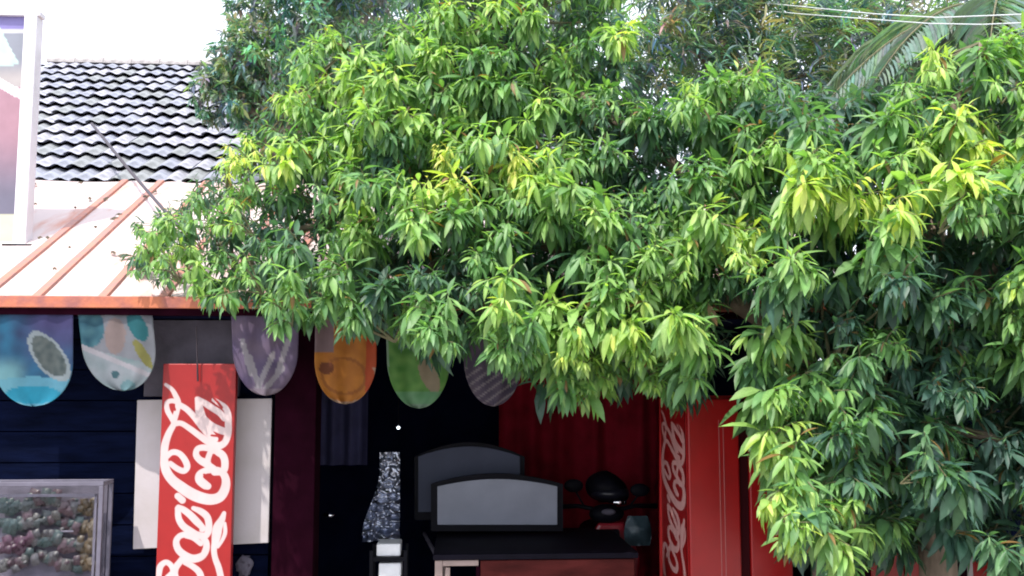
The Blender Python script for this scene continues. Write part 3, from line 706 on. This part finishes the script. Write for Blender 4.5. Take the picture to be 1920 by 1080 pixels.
sh_ = thing('dark_backdrop', (2.9, 5.6, 0), 'added dark navy board wall standing behind the right tree, beside the red fridge', 'backdrop')  # added dark wall, hides the bright outdoors behind the leaf gaps
for k in range(16):
    MB().box((1.80 + k * .16, 5.5 + .004 * (k % 2), 0), (1.80 + k * .16 + .152, 5.53, 2.35)).build('plank', M['navy'], sh_, bevel=.003)
MB().box((1.78, 5.535, 2.2), (4.4, 5.57, 2.28)).build('rail', M['dark'], sh_)
# ------------------------------------------------------------------ cables
tag(MB().tube([P(172, 232, 8.6), P(245, 322, 6.8), P(285, 368, 6.0), P(335, 425, 5.0)], [.012, .011, .010, .009], 8).build('dark_cable', M['cable_d'], loc=False), 'thin dark cable slanting from the tiled roof down into the leaves', 'cable')
tag(MB().tube([P(1290, -8, 11.5), P(1500, 12, 8.8), P(1640, 26, 7.2), P(1760, 33, 6.5), P(1990, 24, 5.6)], .004, 6).build('pale_cable', M['cable_l'], loc=False), 'upper of two pale cables crossing at the top right corner', 'cable', 'pale cables at the top right')
tag(MB().tube([P(1290, 6, 11.6), P(1500, 26, 8.9), P(1740, 44, 6.9), P(1840, 46, 6.3), P(1990, 40, 5.7)], .004, 6).build('pale_cable', M['cable_l'], loc=False), 'lower of two pale cables crossing at the top right corner', 'cable', 'pale cables at the top right')

# ------------------------------------------------------------------ leaves
def leaf_tpl(w, k, fold, twist=0, sw=0):
    st = [(0, 0), (.13, .16), (.32, .82), (.55, 1), (.78, .68), (1, 0)]
    V = []; Fc = []
    for i, (x, h) in enumerate(st):
        z = -k * x * x; y = sw * x * x
        if h == 0: V.append((x, y, z))
        else:
            V += [(x, y - h * w, z + fold * h * w + twist * x * h * w), (x, y, z), (x, y + h * w, z + fold * h * w - twist * x * h * w)]
    Fc += [(0, 2, 1), (0, 3, 2)]
    for i in range(3):
        a = 1 + i * 3; Fc += [(a, a + 1, a + 4, a + 3), (a + 1, a + 2, a + 5, a + 4)]
    a = 10; Fc += [(a, a + 1, 13), (a + 1, a + 2, 13)]
    return np.array(V, float), Fc
TPL = [leaf_tpl(.145, .28, .3), leaf_tpl(.165, .45, .2, .3, .06), leaf_tpl(.13, .18, .4, -.3, -.08), leaf_tpl(.15, .6, .25, .2, .1), leaf_tpl(.12, .35, .5, 0, -.12)]
TRI = []   # faces as tris and quads for batch
FQ = TPL[0][1]
NV = 14
class Leaves:
    def __init__(s): s.pos = []; s.dir = []; s.up = []; s.len = []; s.wid = []; s.tpl = []; s.col = []; s.score = []
    def add(s, p, d, up, L, col, tpl=None, wid=1, score=0):
        s.pos.append(p); s.dir.append(d); s.up.append(up); s.len.append(L); s.wid.append(wid); s.col.append(col); s.tpl.append(random.randrange(len(TPL)) if tpl is None else tpl); s.score.append(score)
    def frames(s):
        X = np.array([tuple(v) for v in s.dir]); X /= np.linalg.norm(X, axis=1)[:, None]
        U = np.array([tuple(v) for v in s.up]); Y = np.cross(U, X); Y /= np.linalg.norm(Y, axis=1)[:, None] + 1e-9; Z = np.cross(X, Y)
        return X, Y, Z
def leaves_mesh(name, lv, sel, m):
    X, Y, Z = lv.frames(); T = np.array([t[0] for t in TPL]); sel = np.array(sel, int)
    P0 = np.array([tuple(v) for v in lv.pos])[sel]; L = np.array(lv.len)[sel]; Wd = np.array(lv.wid)[sel]; tp = np.array(lv.tpl)[sel]; Cc = np.array(lv.col)[sel]
    t = T[tp]; V = P0[:, None, :] + L[:, None, None] * (t[:, :, 0:1] * X[sel][:, None, :] + Wd[:, None, None] * t[:, :, 1:2] * Y[sel][:, None, :] + t[:, :, 2:3] * Z[sel][:, None, :])
    n = len(sel); V = V.reshape(-1, 3)
    loops = np.array([i for f in FQ for i in f]); starts = np.cumsum([0] + [len(f) for f in FQ[:-1]]); LP = len(loops)
    me = bpy.data.meshes.new(name); me.vertices.add(n * NV); me.vertices.foreach_set('co', V.ravel())
    me.loops.add(n * LP); me.loops.foreach_set('vertex_index', (loops[None, :] + NV * np.arange(n)[:, None]).ravel())
    me.polygons.add(n * len(FQ)); me.polygons.foreach_set('loop_start', (starts[None, :] + LP * np.arange(n)[:, None]).ravel())
    me.update(calc_edges=True); me.validate()
    at = me.color_attributes.new('Col', 'FLOAT_COLOR', 'POINT')
    C4 = np.ones((n, NV, 4)); C4[:, :, :3] = Cc[:, None, :]
    C4[:, [2, 5, 8, 11], :3] *= 1.25                      # paler midrib
    at.data.foreach_set('color', C4.ravel()); me.shade_smooth(); me.materials.append(m)
    return me
TONES = 12
def finish_tree(root, lv, base, crown_name='foliage', nobj=298):
    """the leaves that show largest become objects, the others one mass"""
    N = len(lv.pos); order = sorted(range(N), key=lambda i: -lv.score[i]); top = order[:nobj]; rest = order[nobj:]
    if not nobj: rest = order
    o = bpy.data.objects.new(crown_name, leaves_mesh(crown_name, lv, rest, M['leaf'])); COL.objects.link(o); o.parent = root
    o.location = -Vector(base); o['kind'] = 'stuff'
    if not nobj: return
    X, Y, Z = lv.frames()
    cache = {}
    for i in top:
        c = lv.col[i]; key = (lv.tpl[i], tuple(round(q * 28) for q in c))
        if key not in cache:
            me = bpy.data.meshes.new('leaf'); me.from_pydata([tuple(v) for v in TPL[lv.tpl[i]][0]], [], FQ); me.shade_smooth(); me.materials.append(M['leaf'])
            at = me.color_attributes.new('Col', 'FLOAT_COLOR', 'POINT')
            at.data.foreach_set('color', [q for k in range(NV) for q in (*(x * (1.25 if k in (2, 5, 8, 11) else 1) for x in c), 1)]); cache[key] = me
        q = bpy.data.objects.new('leaf', cache[key]); COL.objects.link(q); q.parent = root
        L = lv.len[i]; mt = Matrix(((X[i][0], Y[i][0], Z[i][0], 0), (X[i][1], Y[i][1], Z[i][1], 0), (X[i][2], Y[i][2], Z[i][2], 0), (0, 0, 0, 1)))
        mt = Matrix.Translation(lv.pos[i] - Vector(base)) @ mt @ Matrix.Diagonal((L, L * lv.wid[i], L, 1)); q.matrix_basis = mt

def inpoly(x, y, poly):
    c = False; j = len(poly) - 1
    for i in range(len(poly)):
        xi, yi = poly[i]; xj, yj = poly[j]
        if (yi > y) != (yj > y) and x < (xj - xi) * (y - yi) / (yj - yi) + xi: c = not c
        j = i
    return c
DARKG = (.048, .115, .088); MIDG = (.125, .27, .088); BRG = (.28, .44, .12); YG = (.48, .57, .11); OG = (.66, .58, .18)  # dark green raised: a haze veil put into the leaf colour
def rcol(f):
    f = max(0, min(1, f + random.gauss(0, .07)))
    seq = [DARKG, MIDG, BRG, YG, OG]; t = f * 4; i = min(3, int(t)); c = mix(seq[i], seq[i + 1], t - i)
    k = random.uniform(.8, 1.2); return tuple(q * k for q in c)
def rnd_dir():
    v = Vector((random.gauss(0, 1), random.gauss(0, 1), random.gauss(0, 1))); return v.normalized()
def tuft(lv, tw, c, out, fresh_shade, size, leafL, layer, nsh=5, okf=None):
    """a bunch of shoots; leaves whorl round each shoot and droop, the youngest are small and yellow at its tip"""
    ppx, ppy = PROJ(c); leafL *= random.choice([.62, .75, .9, 1.0, 1.15])
    inframe = -20 < ppx < 1940 and -20 < ppy < 1100
    for s_ in range(nsh):
        d = (out * .9 + rnd_dir() * .85 + Vector((0, 0, .15))).normalized()
        e = c + d * size * random.uniform(.35, 1); b = c - out * .05
        if okf and not okf(e): continue
        mid = (b + e) / 2 + Vector((0, 0, .02)); tw.tube([b, mid, e], [.004, .003, .0018], 4)
        dd = (e - mid).normalized(); nl = random.randint(8, 13); a0 = random.uniform(0, 6.28)
        o1 = dd.orthogonal().normalized(); o2 = dd.cross(o1)
        for k in range(nl):
            t = k / (nl - 1); a = a0 + k * 2.4; rad = o1 * math.cos(a) + o2 * math.sin(a)
            p = e - dd * (.11 * (1 - t)) * leafL / .17
            dirn = (rad * (1 - .45 * t) + dd * (.25 + .6 * t) + Vector((0, 0, -.75 + .35 * t - .25 * fresh_shade + random.uniform(-.4, .4))) + rnd_dir() * .28).normalized()
            L = leafL * (1 - .5 * t ** 2) * random.uniform(.75, 1.15)
            f = fresh_shade * .62 + .42 * fresh_shade * t ** 1.5 - .05
            up = Vector((0, 0, 1)) + rnd_dir() * .35 + out * .3
            if abs(dirn.z) > .93: up += out * .8
            sc_ = (L / c.y) * (1.4 if layer == 0 else .4 if layer == 1 else .1) * (1 if inframe else .01) * (1 + fresh_shade) * random.uniform(.7, 1.3)
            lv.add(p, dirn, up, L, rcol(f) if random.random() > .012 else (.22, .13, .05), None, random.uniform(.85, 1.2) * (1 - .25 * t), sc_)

HOT = [(850,340,.85),(960,315,.8),(1590,410,1.),(1725,130,1.),(1850,265,.95),(1390,470,.75),(1245,500,.6),(1120,400,.6),(690,430,.6),(1200,610,.7),(1075,640,.65),(1290,600,.6),
       (750,660,.6),(540,320,.65),(450,290,.75),(640,130,.7),(1480,640,.6),(1490,1040,.85),(1600,1000,.6),(1500,880,.5),(1440,930,.7),(1400,310,.5),(1540,300,.5),(1170,70,.6),
       (1290,190,.55),(1550,150,.6),(1440,130,.6),(500,570,.5),(420,330,.7),(600,310,.6),(1180,690,.5),(930,600,.5),(800,120,.6),(700,200,.5),(1680,620,.4),(1900,560,.5),(1030,250,.5),(1420,850,.6),(560,180,.6),(330,480,.4),(1000,130,.5),(870,560,.4),(1660,400,.9),(1520,390,.9),(1780,300,.7)]
COOL = [(1720,450,.5),(1560,560,.4),(1850,900,.45),(1000,480,.4),(850,500,.35),(1600,850,.3),(1720,700,.4),(1450,230,.3),(1250,280,.4),(1150,330,.3),(750,520,.35),(560,440,.3),(1760,980,.4),(1400,570,.5),(1180,480,.2),(1620,210,.3),(720,300,.2)]
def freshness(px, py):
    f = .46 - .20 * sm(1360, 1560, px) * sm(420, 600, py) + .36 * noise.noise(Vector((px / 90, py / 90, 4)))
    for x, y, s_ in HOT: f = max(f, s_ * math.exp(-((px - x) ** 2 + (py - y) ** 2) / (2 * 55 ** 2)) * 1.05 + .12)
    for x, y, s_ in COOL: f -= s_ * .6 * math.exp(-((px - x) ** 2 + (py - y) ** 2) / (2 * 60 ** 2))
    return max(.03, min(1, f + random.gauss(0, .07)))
HOLES = [(1000,490,38),(850,500,35),(1720,450,45),(1370,610,45),(1600,590,40),(1500,600,35),(1230,300,45),(1160,170,45),(560,440,35),(720,90,40),(1600,230,50),(1850,770,50),(1840,940,60),(1700,720,30),(1480,770,26),(1280,560,30),(740,480,35),(960,200,35),(1440,400,30),(1840,500,50),(1070,540,25),(600,370,25),(1560,540,40)]
def scatter(poly, mind, tries=6000):
    xs = [p[0] for p in poly]; ys = [p[1] for p in poly]; pts = []
    for _ in range(tries):
        x, y = random.uniform(min(xs), max(xs)), random.uniform(min(ys), max(ys))
        if inpoly(x, y, poly) and all((x - a) ** 2 + (y - b) ** 2 > mind * mind for a, b in pts): pts.append((x, y))
    return pts
def okpos(p):
    q = TOL @ p
    if q.z < roofz(max(q.y, 4.9)) + .05 and q.y > 4.8: return False
    return True
POLY_A = [(445,300),(505,215),(550,120),(640,60),(780,60),(820,-160),(1130,-160),(1165,40),(1150,180),(1240,230),(1280,170),(1440,150),(1530,180),(1500,280),(1430,420),(1400,560),(1330,575),(1335,715),(1255,748),(1195,712),(1120,722),(1050,735),(985,690),(900,640),(850,650),(790,640),(735,640),(690,625),(650,600),(590,590),(520,610),(450,570),(370,545),(290,530),(250,490),(285,450),(340,390)]
POLY_B = [(1500,280),(1545,190),(1680,180),(1720,120),(1800,130),(1880,80),(2050,60),(2150,1160),(1780,1010),(1700,1000),(1640,1040),(1520,1060),(1475,1030),(1455,900),(1450,820),(1420,740),(1405,680),(1440,620),(1450,560),(1430,420)]
POLY_B2 = POLY_B
def limb(root, pts, rs, name='branch'):
    return MB().tube(pts, rs, 9).build(name, M['bark'], root, loc=False, smooth=True)
def make_tree(name, poly, depthf, base, trunk_pts, trunk_r, label, limbs, mind, leafL, nobj=298):
    root = thing(name, base, label, 'tree', None, local=False)
    limb(root, trunk_pts, trunk_r, 'trunk')
    for pts, rs in limbs: limb(root, pts, rs)
    lv = Leaves(); tw = MB(); nodes = [p for pts, _ in limbs for p in pts[1:]]
    for layer, (dm, dy) in enumerate(((1, 0), (1.2, .28), (1.0, .55), (1.15, .8), (1.3, 1.1))):
        for px, py in scatter(poly, mind * dm):
            Y = depthf(px, py) + dy + random.uniform(-.1, .1) + .22 * noise.noise(Vector((px / 110, py / 110, 7))); c = P(px, py, Y)
            if not okpos(c): continue
            hole = max([0] + [math.exp(-((px - x) ** 2 + (py - y) ** 2) / (2 * q_ * q_)) for x, y, q_ in HOLES])
            if random.random() < hole * (1.1 if layer == 0 else .7 if layer == 1 else 0): continue
            if 1325 < px < 1425 and 575 < py < 740: continue
            if layer == 0 and noise.noise(Vector((px / 55, py / 55, 21))) < -.28: continue
            fr_ = freshness(px, py) * (1 if layer == 0 else .7 if layer == 1 else .12)  # deeper layers coloured darker: shade inside the crown painted in
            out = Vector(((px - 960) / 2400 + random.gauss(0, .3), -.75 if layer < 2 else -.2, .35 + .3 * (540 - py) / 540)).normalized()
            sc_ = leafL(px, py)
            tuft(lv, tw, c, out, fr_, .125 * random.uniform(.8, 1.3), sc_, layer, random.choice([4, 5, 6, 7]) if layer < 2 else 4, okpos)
            if random.random() < .35 and layer > 0:
                nd = min(nodes, key=lambda q: (q - c).length); mid = (nd + c) / 2 + Vector((0, .05, .04))
                if okpos(mid): tw.tube([nd, mid, c], [.009, .006, .004], 5)
    finish_tree(root, lv, base, nobj=nobj)
    o = tw.build('twigs', M['twig'], root, loc=False); o['kind'] = 'stuff'
    print(name, len(lv.pos))
    return root
def depA(px, py): return 4.25 + .35 * max(0, (700 - px) / 450) ** 1.3 * .8 + .55 * max(0, (420 - py) / 420) + .05 * math.sin(px * .012) - .18 * math.exp(-((py - 600) / 120) ** 2)
def depB(px, py): return 4.0 + .5 * max(0, (420 - py) / 420) + .1 * math.sin(py * .011)
baseA = P(1560, 1080, 4.75); baseA.z = 0
bA = [P(1560, 1080, 4.75), P(1545, 850, 4.72), P(1500, 640, 4.7), P(1420, 460, 4.75)]
limA = [([bA[2], P(1300, 520, 4.72), P(1080, 470, 4.72), P(860, 430, 4.75), P(620, 420, 4.82), P(430, 450, 4.85)], [.05, .04, .033, .026, .018, .008]),
        ([bA[3], P(1290, 330, 4.85), P(1120, 200, 5.0), P(900, 60, 5.2)], [.045, .035, .026, .012]),
        ([bA[3], P(1380, 300, 4.8), P(1330, 230, 4.9)], [.04, .03, .012]),
        ([P(1080, 470, 4.72), P(960, 330, 4.85), P(760, 220, 5.0), P(560, 180, 5.1)], [.028, .022, .016, .008]),
        ([P(1080, 470, 4.72), P(1050, 600, 4.62), P(1100, 680, 4.5)], [.024, .015, .007]),
        ([P(860, 430, 4.75), P(780, 540, 4.66), P(740, 640, 4.55)], [.02, .013, .006])]
make_tree('leafy_tree', POLY_A, depA, baseA, [baseA, bA[0], bA[1], bA[2], bA[3]], [.10, .085, .075, .062, .05],
          'large leafy tree arching over the middle of the awning, drooping bunches of yellow green leaves', limA, 41,
          lambda px, py: .132 - .045 * sm(760, 380, px) - .02 * sm(300, 0, py))
baseB = P(1760, 1080, 4.5); baseB.z = 0
bB = [P(1760, 1080, 4.5), P(1745, 800, 4.5), P(1770, 560, 4.52), P(1740, 380, 4.6)]
limB = [([bB[1], P(1660, 760, 4.4), P(1560, 700, 4.35), P(1470, 660, 4.3)], [.035, .025, .015, .007]),
        ([bB[1], P(1640, 880, 4.35), P(1555, 930, 4.25), P(1490, 1010, 4.2)], [.03, .02, .012, .006]),
        ([bB[2], P(1900, 480, 4.6), P(2050, 400, 4.6)], [.04, .028, .015]), ([bB[3], P(1660, 320, 4.7), P(1600, 240, 4.8)], [.035, .024, .012]),
        ([bB[3], P(1780, 220, 4.75), P(1840, 80, 4.9)], [.035, .022, .01]), ([bB[1], P(1860, 820, 4.4), P(1960, 900, 4.3)], [.03, .02, .01])]
make_tree('bushy_tree', POLY_B, depB, baseB, [baseB, bB[0], bB[1], bB[2], bB[3]], [.09, .08, .07, .055, .04],
          'bushy tree at the right edge, leaves hanging low beside the red fridge', limB, 47, lambda px, py: .145 - .02 * sm(300, 0, py))

# ------------------------------------------------------------------ trees behind
def far_tree(name, label, blobs, D, n, L, cols, base_px, narrow=1.0, dirbias=None):
    bp = P(base_px, 1000, D); base = Vector((bp.x, D, 0)); root = thing(name, base, label, 'tree', 'trees behind the kiosk', local=False)
    cs = [(P(x, y, D + dy), r) for x, y, r, dy in blobs]
    top = cs[0][0]; limb(root, [base, Vector((base.x + .1, D, 2.2)), (base + top) / 2 + Vector((0, 0, 1)), top], [.16, .13, .09, .03], 'trunk')
    for c, r in cs[1:]: limb(root, [(base + top) / 2 + Vector((0, 0, 1)), (c + top) / 2 - Vector((0, 0, .2)), c], [.06, .04, .015])
    lv = Leaves(); tot = sum(r * r for _, r in cs)
    for c, r in cs:
        ncl = int(n * r * r / tot / 14)
        for _ in range(ncl):
            d = rnd_dir(); q = c + Vector((d.x, d.y, d.z * .85)) * r * random.uniform(.45, 1.05) ** .7 * (1 + .25 * noise.noise(d * 2.5 + c))
            base_c = random.choice(cols); cl = tuple(k_ * random.uniform(.7, 1.3) for k_ in base_c)
            for _ in range(14):
                dd = (rnd_dir() + Vector((0, 0, -.3)) + d * .5); 
                if dirbias: dd += dirbias * 1.2
                lv.add(q + rnd_dir() * r * .13 * random.random(), dd, Vector((0, 0, 1)) + rnd_dir() * .6, L * random.uniform(.6, 1.2), tuple(k_ * random.uniform(.8, 1.2) for k_ in cl), None, narrow)
    finish_tree(root, lv, base, nobj=0)
BLU = [(.16, .25, .24), (.11, .19, .22), (.22, .31, .22), (.19, .27, .24)]  # pale bluish greens: haze of distance put into the far trees' leaves
far_tree('background_tree', 'blue green fine leaved tree rising behind the right end of the tiled roof',
         [(500, 120, .42, 0), (430, 185, .27, -.1), (560, 40, .5, .2), (455, 95, .22, -.1), (640, -60, .6, .3), (500, 205, .32, .1), (395, 150, .13, -.1), (450, 20, .13, 0)], 7.9, 15000, .085, BLU, 620)
far_tree('background_tree', 'dark blue green tree filling the gap behind the top middle of the front tree',
         [(820, 40, 1.0, 0), (700, 60, .8, .2), (960, 60, 1., .4), (1080, 140, 1., .3), (760, 200, .9, .6)], 10.5, 12000, .15, BLU, 860)
far_tree('background_tree', 'feathery dusky tree behind the leaves at the top right of centre',
         [(1380, 100, 1.05, 0), (1270, 60, .7, -.2), (1480, 30, .8, .2), (1330, -20, .9, 0), (1560, 130, .8, .2), (1420, 240, .9, .4)], 10.0, 16000, .17, [(.14, .23, .24), (.10, .18, .23), (.20, .28, .20), (.26, .31, .18)], 1400, .5, Vector((.5, 0, .6)))
far_tree('background_tree', 'dusky tree seen between the palm fronds at the top right corner',
         [(1760, 110, .8, 0), (1640, 120, .6, -.2), (1900, 90, .8, .2), (1850, 190, .8, .2), (1640, 20, .4, 0), (1700, 230, .8, .3)], 10.6, 15000, .17, [(.15, .24, .24), (.11, .19, .21), (.24, .33, .26), (.20, .26, .20)], 1760, .5, Vector((.5, 0, .6)))
# palm
bp = P(1800, 1000, 8.2); pb = Vector((bp.x, 8.2, 0))
palm = thing('palm_tree', pb, 'pale green palm with long feathery fronds at the top right corner', 'palm', None, local=False)
crown = P(1900, 30, 8.2)
limb(palm, [pb, Vector((pb.x + .1, 8.2, 2)), crown], [.16, .13, .10], 'trunk')
for k in range(17):
    a_ = 2 * math.pi * k / 17 + random.uniform(-.2, .2); rl = random.uniform(1.5, 2.1); lift = random.uniform(.1, .9)
    h = Vector((math.cos(a_), math.sin(a_), 0)); pts = []
    for i in range(13):
        t = i / 12; pts.append(crown + h * rl * t * .95 + Vector((0, 0, lift * t * 1.1 - 1.25 * t * t)))
    lv = Leaves()
    fr_ = MB().tube(pts, [.016 * (1 - .8 * i / 12) for i in range(13)], 5).build('frond', M['twig'], palm, loc=False)
    for i in range(2, 48):
        t = i / 48; j = min(11, int(t * 12)); p = pts[j].lerp(pts[j + 1], t * 12 - j); tg = (pts[j + 1] - pts[j]).normalized(); sd_ = tg.cross(Vector((0, 0, 1))).normalized()
        for s_ in (-1, 1):
            lv.add(p, sd_ * s_ + tg * .8 + Vector((0, 0, -.35 + random.uniform(-.15, .15))), Vector((0, 0, 1)) + sd_ * s_ * .3, .46 * math.sin(math.pi * (.15 + .8 * t)) + .08, tuple(q * random.uniform(.8, 1.25) for q in (.14, .21, .19)), 2, .32)
    fm = bpy.data.objects.new('leaflets', leaves_mesh('leaflets', lv, list(range(len(lv.pos))), M['leaf'])); COL.objects.link(fm); fm.parent = fr_
    fm.location = -WL(fr_); fm['kind'] = 'stuff'
print('objects', len(bpy.data.objects))
